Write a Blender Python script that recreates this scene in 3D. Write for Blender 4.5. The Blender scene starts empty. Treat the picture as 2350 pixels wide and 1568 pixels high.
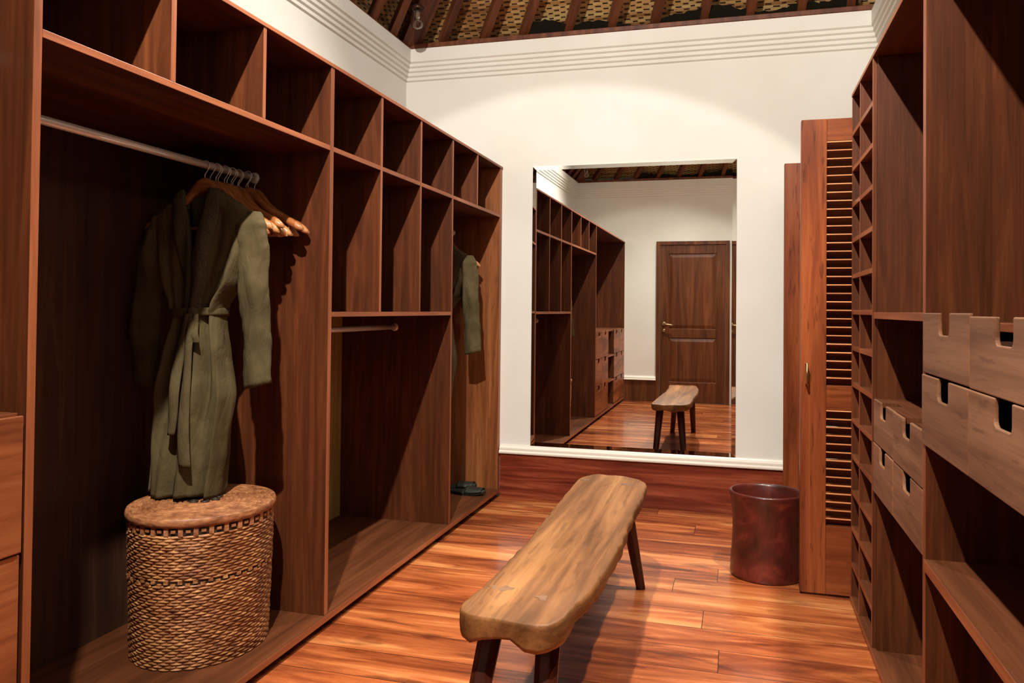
import bpy, math, random
from mathutils import Vector, Matrix, noise as mnoise
random.seed(7)
scn = bpy.context.scene
COL = scn.collection
R = math.radians

# ------------------------------------------------------------------ camera
cam_d = bpy.data.cameras.new('camera'); cam = bpy.data.objects.new('camera', cam_d); COL.objects.link(cam)
cam_d.sensor_fit = 'HORIZONTAL'; cam_d.sensor_width = 36.0
cam_d.lens = 1861.98 / 2350 * 36.0
cam_d.shift_x = 15.48 / 2350; cam_d.shift_y = -105.11 / 2350
cam_d.clip_start = .05; cam_d.clip_end = 60
def cam_matrix(yaw, pitch, roll):
    c, s = math.cos, math.sin
    Rz = Matrix(((c(yaw), -s(yaw), 0), (s(yaw), c(yaw), 0), (0, 0, 1)))
    Rx = Matrix(((1, 0, 0), (0, c(pitch), -s(pitch)), (0, s(pitch), c(pitch))))
    Ry = Matrix(((c(roll), 0, s(roll)), (0, 1, 0), (-s(roll), 0, c(roll))))
    M = Rz @ Rx @ Ry
    r, f, u = M.col[0], M.col[1], M.col[2]
    return Matrix(((r[0], u[0], -f[0]), (r[1], u[1], -f[1]), (r[2], u[2], -f[2])))
cam.matrix_world = Matrix.Translation((0, 0, 1.1559)) @ cam_matrix(.28106, .016557, -.010061).to_4x4()
scn.camera = cam

# ------------------------------------------------------------------ light and exposure
scn.view_settings.view_transform = 'Standard'; scn.view_settings.look = 'None'
scn.view_settings.gamma = 1.0; scn.view_settings.use_curve_mapping = False
scn.view_settings.exposure = 0.0
w = bpy.data.worlds.new('world'); scn.world = w; w.use_nodes = True
w.node_tree.nodes['Background'].inputs[0].default_value = (1, .86, .72, 1)
w.node_tree.nodes['Background'].inputs[1].default_value = .03
def lamp(name, kind, loc, energy, color, target=None, size=.04, spot=60, blend=.15):
    d = bpy.data.lights.new(name, kind); o = bpy.data.objects.new(name, d); COL.objects.link(o)
    o.location = loc; d.energy = energy; d.color = color; d.shadow_soft_size = size
    if kind == 'SPOT':
        d.spot_size = R(spot); d.spot_blend = blend
        o.rotation_euler = (Vector(target) - Vector(loc)).to_track_quat('-Z', 'Y').to_euler()
    return o
WARM = (1, .88, .72); CREAM = (1, .95, .875)
LA = (-.52, .20, 3.75); LB = (-.52, 3.80, 3.75)
lamp('hip_spot_light_a', 'SPOT', LA, 340, CREAM, (LA[0] - .092, LA[1] + .768, LA[2] - .633), .03, 50, .08)
lamp('hip_spill_light_a', 'SPOT', LA, 700, CREAM, (-.4, 1.9, 1.5), .03, 150, .5)
lamp('hip_spot_light_b', 'SPOT', LB, 300, CREAM, (LB[0] - .092, LB[1] - .768, LB[2] - .633), .03, 50, .2)
lamp('hip_spill_light_b', 'SPOT', LB, 190, CREAM, (-1.0, 2.2, .5), .03, 110, .5)
lamp('apex_downlight', 'SPOT', (.70, 2.0, 3.9), 560, WARM, (.05, 2.9, 0), .035, 46, .5)
lamp('apex_fill', 'POINT', (.6, 2.0, 4.1), 48, (1, .95, .9), None, .6)  # added soft fill without a fitting, lifts the dark compartments

# ------------------------------------------------------------------ node helpers
class N:
    def __init__(s, name):
        s.m = bpy.data.materials.new(name); s.m.use_nodes = True
        s.t = s.m.node_tree; s.b = s.t.nodes['Principled BSDF']; s.tc = None
    def n(s, typ, **kw):
        o = s.t.nodes.new(typ)
        for k, v in kw.items(): setattr(o, k, v)
        return o
    def l(s, a, b): s.t.links.new(a, b)
    def math(s, op, a, b=None, c=None):
        o = s.n('ShaderNodeMath', operation=op)
        for i, v in enumerate((a, b, c)):
            if v is None: continue
            if isinstance(v, (int, float)): o.inputs[i].default_value = v
            else: s.l(v, o.inputs[i])
        return o.outputs[0]
    def obj(s, rnd=True):
        tc = s.n('ShaderNodeTexCoord').outputs['Object']
        if not rnd: return tc
        oi = s.n('ShaderNodeObjectInfo').outputs['Random']
        v = s.n('ShaderNodeVectorMath', operation='ADD')
        s.l(tc, v.inputs[0])
        cx = s.n('ShaderNodeCombineXYZ')
        s.l(s.math('MULTIPLY', oi, 31.7), cx.inputs[0]); s.l(s.math('MULTIPLY', oi, 17.3), cx.inputs[1]); s.l(s.math('MULTIPLY', oi, 23.9), cx.inputs[2])
        s.l(cx.outputs[0], v.inputs[1])
        return v.outputs[0]
    def noise(s, vec, scale, detail=4, rough=.55, dist=0, sc=None):
        if sc is not None:
            mp = s.n('ShaderNodeMapping'); mp.inputs['Scale'].default_value = sc; s.l(vec, mp.inputs[0]); vec = mp.outputs[0]
        o = s.n('ShaderNodeTexNoise'); s.l(vec, o.inputs['Vector'])
        o.inputs['Scale'].default_value = scale; o.inputs['Detail'].default_value = detail
        o.inputs['Roughness'].default_value = rough; o.inputs['Distortion'].default_value = dist
        return o.outputs['Fac']
    def ramp(s, fac, stops):
        o = s.n('ShaderNodeValToRGB'); e = o.color_ramp.elements
        while len(e) < len(stops): e.new(.5)
        for k, (p, c) in zip(e, stops): k.position = p; k.color = (*c, 1)
        s.l(fac, o.inputs[0]); return o.outputs[0]
    def mix(s, fac, a, b, mode='MIX'):
        o = s.n('ShaderNodeMix', data_type='RGBA', blend_type=mode)
        if isinstance(fac, (int, float)): o.inputs[0].default_value = fac
        else: s.l(fac, o.inputs[0])
        for i, v in ((6, a), (7, b)):
            if isinstance(v, tuple): o.inputs[i].default_value = (*v, 1)
            else: s.l(v, o.inputs[i])
        return o.outputs[2]
    def val(s, col, v):
        o = s.n('ShaderNodeHueSaturation'); s.l(col, o.inputs['Color'])
        if isinstance(v, (int, float)): o.inputs['Value'].default_value = v
        else: s.l(v, o.inputs['Value'])
        return o.outputs[0]
    def bump(s, h, strength=.2, dist=.002):
        o = s.n('ShaderNodeBump'); o.inputs['Strength'].default_value = strength; o.inputs['Distance'].default_value = dist
        s.l(h, o.inputs['Height']); s.l(o.outputs[0], s.b.inputs['Normal'])
    def done(s, col=None, rough=.5, spec=.5, metal=0, coat=0, coat_rough=.1):
        if col is not None:
            if isinstance(col, tuple): s.b.inputs['Base Color'].default_value = (*col, 1)
            else: s.l(col, s.b.inputs['Base Color'])
        if isinstance(rough, (int, float)): s.b.inputs['Roughness'].default_value = rough
        else: s.l(rough, s.b.inputs['Roughness'])
        s.b.inputs['Specular IOR Level'].default_value = spec; s.b.inputs['Metallic'].default_value = metal
        s.b.inputs['Coat Weight'].default_value = coat; s.b.inputs['Coat Roughness'].default_value = coat_rough
        return s.m
def sr(r, g, b):
    f = lambda c: (c / 255 / 12.92) if c <= 10 else ((c / 255 + .055) / 1.055) ** 2.4
    return (f(r), f(g), f(b))

def wood(name, dark, mid, light, grain='z', across=None, board=0., rough=.42, scale=1., flecks=0., spec=.22, coat=0., bumps=.12, contrast=1.):
    s = N(name); v = s.obj()
    ax = 'xyz'.index(grain)
    sc = [15 * scale] * 3; sc[ax] = .9 * scale
    f = s.noise(v, 1, 5, .6, .9, sc)
    lo, hi = .5 - .22 / contrast, .5 + .2 / contrast
    col = s.ramp(f, [(lo, dark), (.5, mid), (hi, light)])
    sc2 = [170 * scale] * 3; sc2[ax] = 3.5 * scale
    fine = s.noise(v, 1, 3, .65, 0, sc2)
    col = s.val(col, s.math('MULTIPLY_ADD', fine, .5, .76))
    if board:
        sp = s.n('ShaderNodeSeparateXYZ'); s.l(v, sp.inputs[0])
        b = s.math('FLOOR', s.math('DIVIDE', sp.outputs['xyz'.index(across)], board))
        wn = s.n('ShaderNodeTexWhiteNoise', noise_dimensions='1D'); s.l(b, wn.inputs['W'])
        col = s.val(col, s.math('MULTIPLY_ADD', wn.outputs[0], .30, .85))
    if flecks:
        sc3 = [70 * scale] * 3; sc3[ax] = 9 * scale
        k = s.noise(v, 1, 2, .5, .4, sc3)
        m = s.ramp(k, [(.60, (0, 0, 0)), (.70, (1, 1, 1))])
        bw = s.n('ShaderNodeRGBToBW'); s.l(m, bw.inputs[0])
        col = s.mix(s.math('MULTIPLY', bw.outputs[0], flecks), col, tuple(c * .45 for c in dark))
    s.bump(fine, bumps, .0015)
    return s.done(col, rough, spec, 0, coat)

# ------------------------------------------------------------------ materials
D_, M_, L_ = sr(50, 24, 12), sr(80, 40, 20), sr(107, 57, 29)
W_V = wood('wardrobe wood upright', D_, M_, L_, 'z', 'x', .085, scale=1.8, contrast=.7)
W_VB = wood('wardrobe wood back panel', sr(46, 28, 20), sr(66, 41, 29), sr(84, 53, 37), 'z', 'y', .11, scale=1.8, contrast=.7)
W_Y = wood('wardrobe wood lying', D_, M_, L_, 'y', 'x', .12)
W_BASE = wood('wardrobe base board wood', sr(66, 35, 20), sr(96, 53, 30), sr(120, 70, 42), 'y', 'x', .13, contrast=.75)
W_EDV = wood('edge lipping upright', sr(110, 58, 32), sr(146, 82, 48), sr(170, 102, 64), 'z')
W_EDY = wood('edge lipping lying', sr(110, 58, 32), sr(146, 82, 48), sr(170, 102, 64), 'y')
W_SIDE = wood('light wood end panel', sr(88, 46, 22), sr(122, 70, 36), sr(148, 92, 52), 'z', 'x', .09, flecks=.3)
W_DRL = wood('reddish drawer wood', sr(98, 50, 26), sr(136, 74, 40), sr(160, 94, 54), 'y', scale=.8, contrast=1.3)
W_DRR = wood('worn brown drawer wood', sr(98, 62, 40), sr(130, 88, 60), sr(152, 108, 76), 'y', scale=.9, rough=.6, flecks=.35)
W_DOOR = wood('flecked orange door wood', sr(92, 42, 20), sr(122, 60, 30), sr(146, 78, 40), 'z', 'x', .12, flecks=.55, rough=.35)
W_DOORX = wood('flecked orange rail wood', sr(92, 42, 20), sr(122, 60, 30), sr(146, 78, 40), 'x', flecks=.45, rough=.35)
W_SLAT = wood('slat wood', sr(66, 31, 16), sr(92, 46, 24), sr(114, 60, 32), 'x', rough=.4)  # darker than the door wood: shade between the slats put into the colour
W_SLATHI = wood('slat edge painted highlight', sr(168, 100, 58), sr(200, 128, 78), sr(222, 154, 100), 'x', rough=.3, coat=.3)  # front edges only: glossy highlight line painted as a lighter wood tone
W_PLY = wood('pale olive plywood', sr(150, 122, 66), sr(178, 148, 86), sr(198, 170, 106), 'z', 'y', .2, scale=1.4)
W_SKIRT = wood('red skirting wood', sr(82, 30, 17), sr(116, 48, 29), sr(146, 72, 46), 'x', scale=1.3, rough=.3, contrast=1.6, coat=.15)
W_PDOOR = wood('brown panelled door wood', sr(62, 32, 16), sr(90, 49, 26), sr(112, 65, 36), 'z', 'x', .1, flecks=.3, rough=.35)
W_BENCH = wood('worn honey bench wood', sr(84, 52, 27), sr(122, 79, 43), sr(148, 101, 57), 'y', scale=.8, rough=.5, flecks=.3, bumps=.4, contrast=1.3)
W_LEG = wood('dark bench leg wood', sr(34, 14, 8), sr(58, 26, 16), sr(84, 42, 28), 'z', rough=.3)
W_TENON = wood('dark tenon wood', sr(84, 58, 42), sr(106, 76, 54), sr(124, 92, 66), 'x', rough=.6)
W_RAFT = wood('brown rafter wood', sr(64, 32, 18), sr(96, 52, 30), sr(122, 70, 42), 'z', rough=.5)
W_HANG = wood('honey hanger wood', sr(116, 66, 34), sr(146, 88, 48), sr(168, 106, 60), 'x', rough=.25, coat=.4)
W_HEND = wood('pale hanger end wood', sr(146, 94, 54), sr(168, 112, 68), sr(186, 132, 86), 'x', rough=.3, coat=.3)

def plain(name, col, rough=.5, metal=0., spec=.5, coat=0., nz=0., ns=20):
    s = N(name)
    if nz:
        f = s.noise(s.obj(), ns, 4)
        c = s.val(s.mix(1., (0, 0, 0), col), s.math('MULTIPLY_ADD', f, nz * 2, 1 - nz))
        return s.done(c, rough, spec, metal, coat)
    return s.done(col, rough, spec, metal, coat)
PLASTER = None
s = N('cream plaster'); f = s.noise(s.obj(False), 2.2, 4, .5); f2 = s.noise(s.obj(False), 60, 3)
c = s.ramp(f, [(.3, sr(218, 214, 204)), (.7, sr(226, 223, 214))]); s.bump(f2, .04, .001); PLASTER = s.done(c, .7, .25)
PAINT = plain('white gloss trim paint', sr(232, 224, 210), .28, 0, .5, 0, .04, 30)
CHROME = plain('brushed chrome', (.86, .82, .74), .35, .3)
BRASS = plain('dull brass', (.42, .29, .15), .42, 1)
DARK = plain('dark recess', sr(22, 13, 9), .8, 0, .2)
s = N('mirror silver'); MIRROR = s.done((.74, .74, .70), .0, .5, 1)
s = N('clear lamp glass'); s.b.inputs['Transmission Weight'].default_value = 1; GLASS = s.done((.95, .93, .9), .02, .5)
BULB = plain('smoky bulb', sr(120, 100, 84), .2)
SOOT = plain('dark thatch fringe', sr(24, 20, 13), .9, 0, .1, 0, .4, 60)

# floor: boards laid along x
s = N('red timber floor'); tc = s.obj(False); sp = s.n('ShaderNodeSeparateXYZ'); s.l(tc, sp.inputs[0])
rowf = s.math('DIVIDE', sp.outputs[1], .18); row = s.math('FLOOR', rowf)
wn = s.n('ShaderNodeTexWhiteNoise', noise_dimensions='1D'); s.l(row, wn.inputs['W'])
xs = s.math('ADD', s.math('DIVIDE', sp.outputs[0], 4.7), s.math('MULTIPLY', wn.outputs[0], 7.3))
cb = s.n('ShaderNodeCombineXYZ'); s.l(row, cb.inputs[0]); s.l(s.math('FLOOR', xs), cb.inputs[1])
w2 = s.n('ShaderNodeTexWhiteNoise', noise_dimensions='2D'); s.l(cb.outputs[0], w2.inputs['Vector'])
off = s.n('ShaderNodeCombineXYZ'); s.l(s.math('MULTIPLY', w2.outputs[0], 53.), off.inputs[0]); s.l(s.math('MULTIPLY', w2.outputs[0], 91.), off.inputs[2])
va = s.n('ShaderNodeVectorMath', operation='ADD'); s.l(tc, va.inputs[0]); s.l(off.outputs[0], va.inputs[1])
g1 = s.noise(va.outputs[0], 1, 6, .62, 1.1, (.8, 6.5, 1)); g2 = s.noise(va.outputs[0], 1, 3, .6, 0, (5, 190, 1)); g3 = s.noise(va.outputs[0], 1, 3, .5, .6, (3.2, 13, 1))
col = s.ramp(g1, [(.30, sr(78, 32, 16)), (.43, sr(136, 66, 34)), (.55, sr(182, 100, 54)), (.68, sr(220, 148, 88))])
col = s.val(col, s.math('MULTIPLY_ADD', g2, .28, .86)); col = s.val(col, s.math('MULTIPLY_ADD', w2.outputs[0], .30, .84))
spot = s.n('ShaderNodeRGBToBW'); s.l(s.ramp(g3, [(.56, (0, 0, 0)), (.70, (1, 1, 1))]), spot.inputs[0])
col = s.mix(s.math('MULTIPLY', spot.outputs[0], .65), col, sr(64, 24, 14))
jy = s.math('LESS_THAN', s.math('ABSOLUTE', s.math('SUBTRACT', s.math('FRACT', rowf), .5)), .492)
jx = s.math('LESS_THAN', s.math('ABSOLUTE', s.math('SUBTRACT', s.math('FRACT', xs), .5)), .4997)
jm = s.math('MULTIPLY', jy, jx)
col = s.mix(jm, sr(46, 18, 10), col)
s.bump(s.math('ADD', jm, s.math('MULTIPLY', g2, .08)), .25, .002)
FLOOR = s.done(col, s.math('MULTIPLY_ADD', g1, .14, .20), .5, 0, .3, .10)

# woven bamboo mat (uses the UV map, metres)
s = N('woven bamboo matting'); uv = s.n('ShaderNodeTexCoord').outputs['UV']; sp = s.n('ShaderNodeSeparateXYZ'); s.l(uv, sp.inputs[0])
wob = s.noise(uv, 5, 3, .5)
vv = s.math('ADD', s.math('DIVIDE', sp.outputs[1], .017), s.math('MULTIPLY', wob, .9)); rw = s.math('FLOOR', vv)
uu = s.math('ADD', s.math('DIVIDE', sp.outputs[0], .085), s.math('MULTIPLY', s.math('MODULO', rw, 2.0), .5))
wr = s.math('ADD', uu, s.math('MULTIPLY', wob, .8))
fu = s.math('ABSOLUTE', s.math('SUBTRACT', s.math('FRACT', wr), .5)); fv = s.math('ABSOLUTE', s.math('SUBTRACT', s.math('FRACT', vv), .5))
slot = s.math('MULTIPLY', s.math('LESS_THAN', fu, .19), s.math('LESS_THAN', fv, .26))
line = s.math('GREATER_THAN', fv, .46)
wn = s.n('ShaderNodeTexWhiteNoise', noise_dimensions='1D'); s.l(rw, wn.inputs['W'])
big = s.noise(uv, 1.3, 3, .5)
col = s.ramp(s.math('ADD', s.math('MULTIPLY', big, .8), s.math('MULTIPLY', wn.outputs[0], .25)), [(.3, sr(118, 78, 42)), (.5, sr(172, 126, 74)), (.72, sr(214, 186, 124))])
col = s.mix(s.math('MAXIMUM', slot, s.math('MULTIPLY', line, .7)), col, sr(44, 25, 12))
hgt = s.math('SUBTRACT', s.math('MULTIPLY', s.math('COSINE', s.math('MULTIPLY', fu, 6.28)), -.5), slot)
s.bump(hgt, .6, .006)
MAT = s.done(col, .55, .3)

# rattan: strands
def strand(name, a, b, c_, rough=.5):
    s = N(name); v = s.obj(); f = s.noise(v, 1, 3, .6, 0, (38, 38, 120)); g = s.noise(v, 6, 3, .5)
    col = s.ramp(s.math('ADD', s.math('MULTIPLY', f, .75), s.math('MULTIPLY', g, .3)), [(.36, a), (.52, b), (.68, c_)])
    s.bump(f, .3, .002); return s.done(col, rough, .4)
RATTAN = strand('brown rattan weave', sr(88, 50, 26), sr(148, 94, 54), sr(204, 150, 96))
RATLID = strand('reddish coiled rattan', sr(104, 60, 34), sr(148, 94, 58), sr(182, 124, 80))
RATDARK = strand('black stained rattan', sr(26, 18, 13), sr(40, 28, 20), sr(62, 44, 30))

# cloth
s = N('olive robe cloth'); v = s.obj(False); f = s.noise(v, 700, 2, .5); g = s.noise(v, 14, 3, .5)
col = s.ramp(g, [(.3, sr(70, 60, 39)), (.7, sr(86, 74, 49))]); cr = s.noise(v, 1, 5, .6, 1.2, (26, 26, 9)); s.bump(s.math('ADD', s.math('MULTIPLY', cr, 1.0), s.math('MULTIPLY', f, .04)), .55, .012)
CLOTH = s.done(col, .9, .1)
s = N('olive robe collar cloth'); v = s.obj(False); f = s.noise(v, 260, 2, .5); col = s.ramp(f, [(.35, sr(56, 49, 38)), (.65, sr(80, 71, 53))]); s.bump(f, .4, .002)
COLLAR = s.done(col, .9, .15)
s = N('red brown lacquer'); v = s.obj(); f = s.noise(v, 9, 5, .6, .6)
LACQ = s.done(s.ramp(f, [(.3, sr(46, 18, 12)), (.55, sr(78, 28, 20)), (.75, sr(112, 44, 32))]), .36, .4, 0, .15, .12)
SLIP = plain('dark green slipper felt', sr(30, 32, 22), .6, 0, .4, 0, .2, 30)

# ------------------------------------------------------------------ mesh helpers
class MB:
    def __init__(s): s.v = []; s.f = []; s.m = []; s.sm = []; s.uv = {}
    def face(s, idx, m=0, sm=False): s.f.append(tuple(idx)); s.m.append(m); s.sm.append(sm)
    def box(s, x0, x1, y0, y1, z0, z1, m=0, fm=None):
        b = len(s.v); fm = fm or {}
        s.v += [(x, y, z) for z in (z0, z1) for y in (y0, y1) for x in (x0, x1)]
        for key, q in (('-z', (0, 2, 3, 1)), ('+z', (4, 5, 7, 6)), ('-y', (0, 1, 5, 4)), ('+y', (2, 6, 7, 3)), ('-x', (0, 4, 6, 2)), ('+x', (1, 3, 7, 5))):
            s.face([b + i for i in q], fm.get(key, m))
        return s
    def prism(s, poly, axis, a0, a1, m=0, mcap=None, ms=None):
        """poly: 2-D outline (counter-clockwise seen from +axis) extruded along axis"""
        b = len(s.v); n = len(poly)
        def P(p, a): return {'x': (a, p[0], p[1]), 'y': (p[0], a, p[1]), 'z': (p[0], p[1], a)}[axis]
        s.v += [P(p, a0) for p in poly] + [P(p, a1) for p in poly]
        s.face([b + i for i in reversed(range(n))], m if mcap is None else mcap); s.face([b + n + i for i in range(n)], m if mcap is None else mcap)
        for i in range(n):
            j = (i + 1) % n; s.face((b + i, b + j, b + n + j, b + n + i), ms.get(i, m) if ms else m)
        return s
    def tube(s, path, rad, n=10, m=0, cap=True, flat=1.0):
        path = [Vector(p) for p in path]; b = len(s.v); rr = rad if isinstance(rad, (list, tuple)) else [rad] * len(path)
        up = Vector((0, 0, 1)); prev = None
        for i, p in enumerate(path):
            t = (path[min(i + 1, len(path) - 1)] - path[max(i - 1, 0)]).normalized()
            a = prev if prev is not None else (up if abs(t.dot(up)) < .95 else Vector((1, 0, 0)))
            a = (a - t * a.dot(t)).normalized(); prev = a; c = t.cross(a)
            for k in range(n):
                g = 2 * math.pi * k / n
                s.v.append(tuple(p + a * math.cos(g) * rr[i] + c * math.sin(g) * rr[i] * flat))
        for i in range(len(path) - 1):
            for k in range(n):
                k2 = (k + 1) % n
                s.face((b + i * n + k, b + i * n + k2, b + (i + 1) * n + k2, b + (i + 1) * n + k), m, True)
        if cap:
            s.face([b + k for k in reversed(range(n))], m); e = b + (len(path) - 1) * n; s.face([e + k for k in range(n)], m)
        return s
    def lathe(s, prof, n=32, cx=0, cy=0, sx=1, sy=1, m=0, axis='z', capb=True, capt=True, jit=None):
        b = len(s.v)
        for i, (r, z) in enumerate(prof):
            for k in range(n):
                g = 2 * math.pi * k / n; q = r + (jit(i, k) if jit else 0)
                x, y = cx + q * sx * math.cos(g), cy + q * sy * math.sin(g)
                s.v.append((x, y, z) if axis == 'z' else ((z, x, y) if axis == 'x' else (y, z, x)))
        for i in range(len(prof) - 1):
            for k in range(n):
                k2 = (k + 1) % n
                s.face((b + i * n + k, b + i * n + k2, b + (i + 1) * n + k2, b + (i + 1) * n + k), m, True)
        if capb: s.face([b + k for k in reversed(range(n))], m)
        if capt: e = b + (len(prof) - 1) * n; s.face([e + k for k in range(n)], m)
        return s
    def grid(s, fn, nu, nv, m=0, wrap=False, sm=True):
        b = len(s.v); cols = nu if wrap else nu + 1
        for j in range(nv + 1):
            for i in range(cols): s.v.append(tuple(fn(i / nu, j / nv)))
        for j in range(nv):
            for i in range(nu):
                i2 = (i + 1) % cols if wrap else i + 1
                s.face((b + j * cols + i, b + j * cols + i2, b + (j + 1) * cols + i2, b + (j + 1) * cols + i), m, sm)
        return s
    def build(s, name, mats, parent=None, loc=(0, 0, 0), bevel=0., solid=0., sub=0, local=False, uvf=None):
        """vertices are given in world space (or, local=True, in the space of the root); loc is the origin of a top-level mesh"""
        me = bpy.data.meshes.new(name)
        o0 = Vector(loc) if parent is None else (Vector((0, 0, 0)) if local else wloc(parent))
        me.from_pydata([tuple(Vector(v) - o0) for v in s.v], [], s.f)
        for i, p in enumerate(me.polygons): p.material_index = s.m[i]; p.use_smooth = s.sm[i]
        for mt in (mats if isinstance(mats, (list, tuple)) else [mats]): me.materials.append(mt)
        if uvf:
            lay = me.uv_layers.new(name='UVMap')
            for lp in me.loops: lay.data[lp.index].uv = uvf(Vector(s.v[lp.vertex_index]))
        me.validate(); me.update()
        o = bpy.data.objects.new(name, me); COL.objects.link(o)
        if parent is None: o.location = o0
        else: o.parent = parent
        if solid: md = o.modifiers.new('solid', 'SOLIDIFY'); md.thickness = solid; md.offset = 0
        if bevel: md = o.modifiers.new('bevel', 'BEVEL'); md.width = bevel; md.segments = 2; md.limit_method = 'ANGLE'
        if sub: md = o.modifiers.new('sub', 'SUBSURF'); md.levels = sub; md.render_levels = sub
        return o
def wloc(o):
    v = Vector((0, 0, 0))
    while o: v += o.location; o = o.parent
    return v
def tag(o, label=None, cat=None, group=None, kind=None):
    if label: o['label'] = label
    if cat: o['category'] = cat
    if group: o['group'] = group
    if kind: o['kind'] = kind
    return o
def thing(name, loc, label, cat, group=None, rz=0):
    o = bpy.data.objects.new(name, None); COL.objects.link(o); o.location = loc; o.rotation_euler.z = rz
    o.empty_display_size = .1
    return tag(o, label, cat, group)
def struct_root(name, loc=(0, 0, 0)):
    o = bpy.data.objects.new(name, None); COL.objects.link(o); o.location = loc; o['kind'] = 'structure'; o.empty_display_size = .1
    return o
def struct(name, mb, mats, loc=(0, 0, 0), **k):
    o = mb.build(name, mats, None, loc, **k); o['kind'] = 'structure'; return o
def dup(o, parent=None):
    c = o.copy(); COL.objects.link(c)
    if parent: c.parent = parent
    for ch in list(o.children): dup(ch, c)
    return c
def box(*a, **k): return MB().box(*a, **k)

# ------------------------------------------------------------------ the room
XL, XR, Y0, YB, ZW = -2.074, .735, -.80, 4.832, 2.81       # wall faces, wall height
UF, UB = -1.42, -2.035                                     # wardrobe front and back
RF, RBK = .434, .722                                       # right-hand cabinets front and back
DY0, DY1, DZ = 3.60, 4.60, 1.985                           # doorway in the right wall

struct('floor', MB().box(XL - .1, 1.9, Y0 - .1, YB + .1, -.08, 0), FLOOR)
struct('wall_back', box(XL - .1, 1.9, YB, YB + .12, 0, ZW), PLASTER)
struct('wall_left', box(XL - .12, XL, Y0, YB, 0, ZW), PLASTER)
struct('wall_front', box(XL - .1, 1.9, Y0 - .12, Y0, 0, ZW), PLASTER)
mb = MB(); mb.box(XR, XR + .12, Y0, DY0, 0, ZW); mb.box(XR, XR + .12, DY1, YB, 0, ZW); mb.box(XR, XR + .12, DY0, DY1, DZ, ZW)
struct('wall_right', mb, PLASTER)
struct('wall_far_right', box(1.8, 1.9, Y0, YB, 0, ZW), PLASTER)
mb = MB()                                                   # lining of the doorway
mb.box(XR - .012, XR + .13, DY0 - .005, DY0 + .03, 0, DZ); mb.box(XR - .012, XR + .13, DY1 - .03, DY1 + .005, 0, DZ); mb.box(XR - .012, XR + .13, DY0 + .03, DY1 - .03, DZ - .03, DZ)
struct('trim_doorway', mb, W_DOOR, (XR, DY0, 0))

def cornice(name, side):
    """band with four small steps below it"""
    prof = [(0, ZW), (.05, ZW), (.05, ZW - .082)]
    z = ZW - .082
    for k in range(4):
        d = .040 - .010 * k
        prof += [(d, z - .009), (d, z - .027)]; z -= .027
    prof += [(0, z - .008)]
    mb = MB()
    if side == 'b': mb.prism([(YB - p[0], p[1]) for p in prof], 'x', XL, XR)
    if side == 'f': mb.prism([(Y0 + p[0], p[1]) for p in reversed(prof)], 'x', XL, XR)
    if side == 'l': mb.prism([(XL + p[0], p[1]) for p in prof], 'y', Y0, YB)
    if side == 'r': mb.prism([(XR - p[0], p[1]) for p in reversed(prof)], 'y', Y0, YB)
    return struct(name, mb, PAINT2)
PAINT2 = PLASTER
cornice('trim_1', 'b'); cornice('trim_2', 'f'); cornice('trim_3', 'l'); cornice('trim_4', 'r')

def skirting(side, x0, x1, n):
    """red board with a white moulding along its top"""
    y, d = (YB, -1) if side == 'back' else (Y0, 1)
    zb, zt = .270, .322
    root = struct_root('baseboard_' + side, ((x0 + x1) / 2, y, 0))
    mb = MB(); a, b = sorted((y, y + d * .018)); mb.box(x0, x1, a, b, 0, zb)
    mb.build('board', W_SKIRT if side == 'back' else W_PDOOR, root, bevel=.002)
    pr = [(0, zb), (.034, zb), (.037, zb + .006), (.037, zb + .012), (.030, zb + .018), (.024, zb + .020), (.027, zb + .026), (.027, zb + .034), (.020, zb + .040), (.012, zb + .044), (.009, zt), (0, zt)]
    q = [(y + d * p[0], p[1]) for p in pr]
    if d > 0: q.reverse()
    MB().prism(q, 'x', x0, x1).build('moulding', PAINT, root)
    return root
skirting('back', UF + .004, XR, 1)
skirting('front', UF + .004, -1.016, 2)

# roof: pyramid of woven mats on rafters that fan out from one apex
APEX = Vector((.64, 2.0, 5.30)); XE = 3.34; ZP = 2.838
roof = struct_root('ceiling', (APEX.x, APEX.y, ZP))
C4 = [Vector((XL, Y0, ZP)), Vector((XE, Y0, ZP)), Vector((XE, YB, ZP)), Vector((XL, YB, ZP))]
for k in range(4):
    a, b = C4[k], C4[(k + 1) % 4]; ex = (b - a).normalized(); nrm = ex.cross((APEX - a)).normalized()
    if nrm.z < 0: nrm = -nrm
    ey = nrm.cross(ex)
    if ey.z < 0: ey = -ey
    off = nrm * .055; out = (Vector(((a.x + b.x) / 2, (a.y + b.y) / 2, 0)) - Vector((APEX.x, APEX.y, 0))).normalized()
    a2, b2 = a + off + out * .05 - ex * .05, b + off + out * .05 + ex * .05
    mb = MB(); mb.v = [tuple(a2), tuple(b2), tuple(APEX + off)]; mb.face((0, 1, 2))
    m_ = mb.build('woven_mat', MAT, roof, uvf=lambda p, a=a2, ex=ex, ey=ey: ((p - a).dot(ex), (p - a).dot(ey)))
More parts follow.
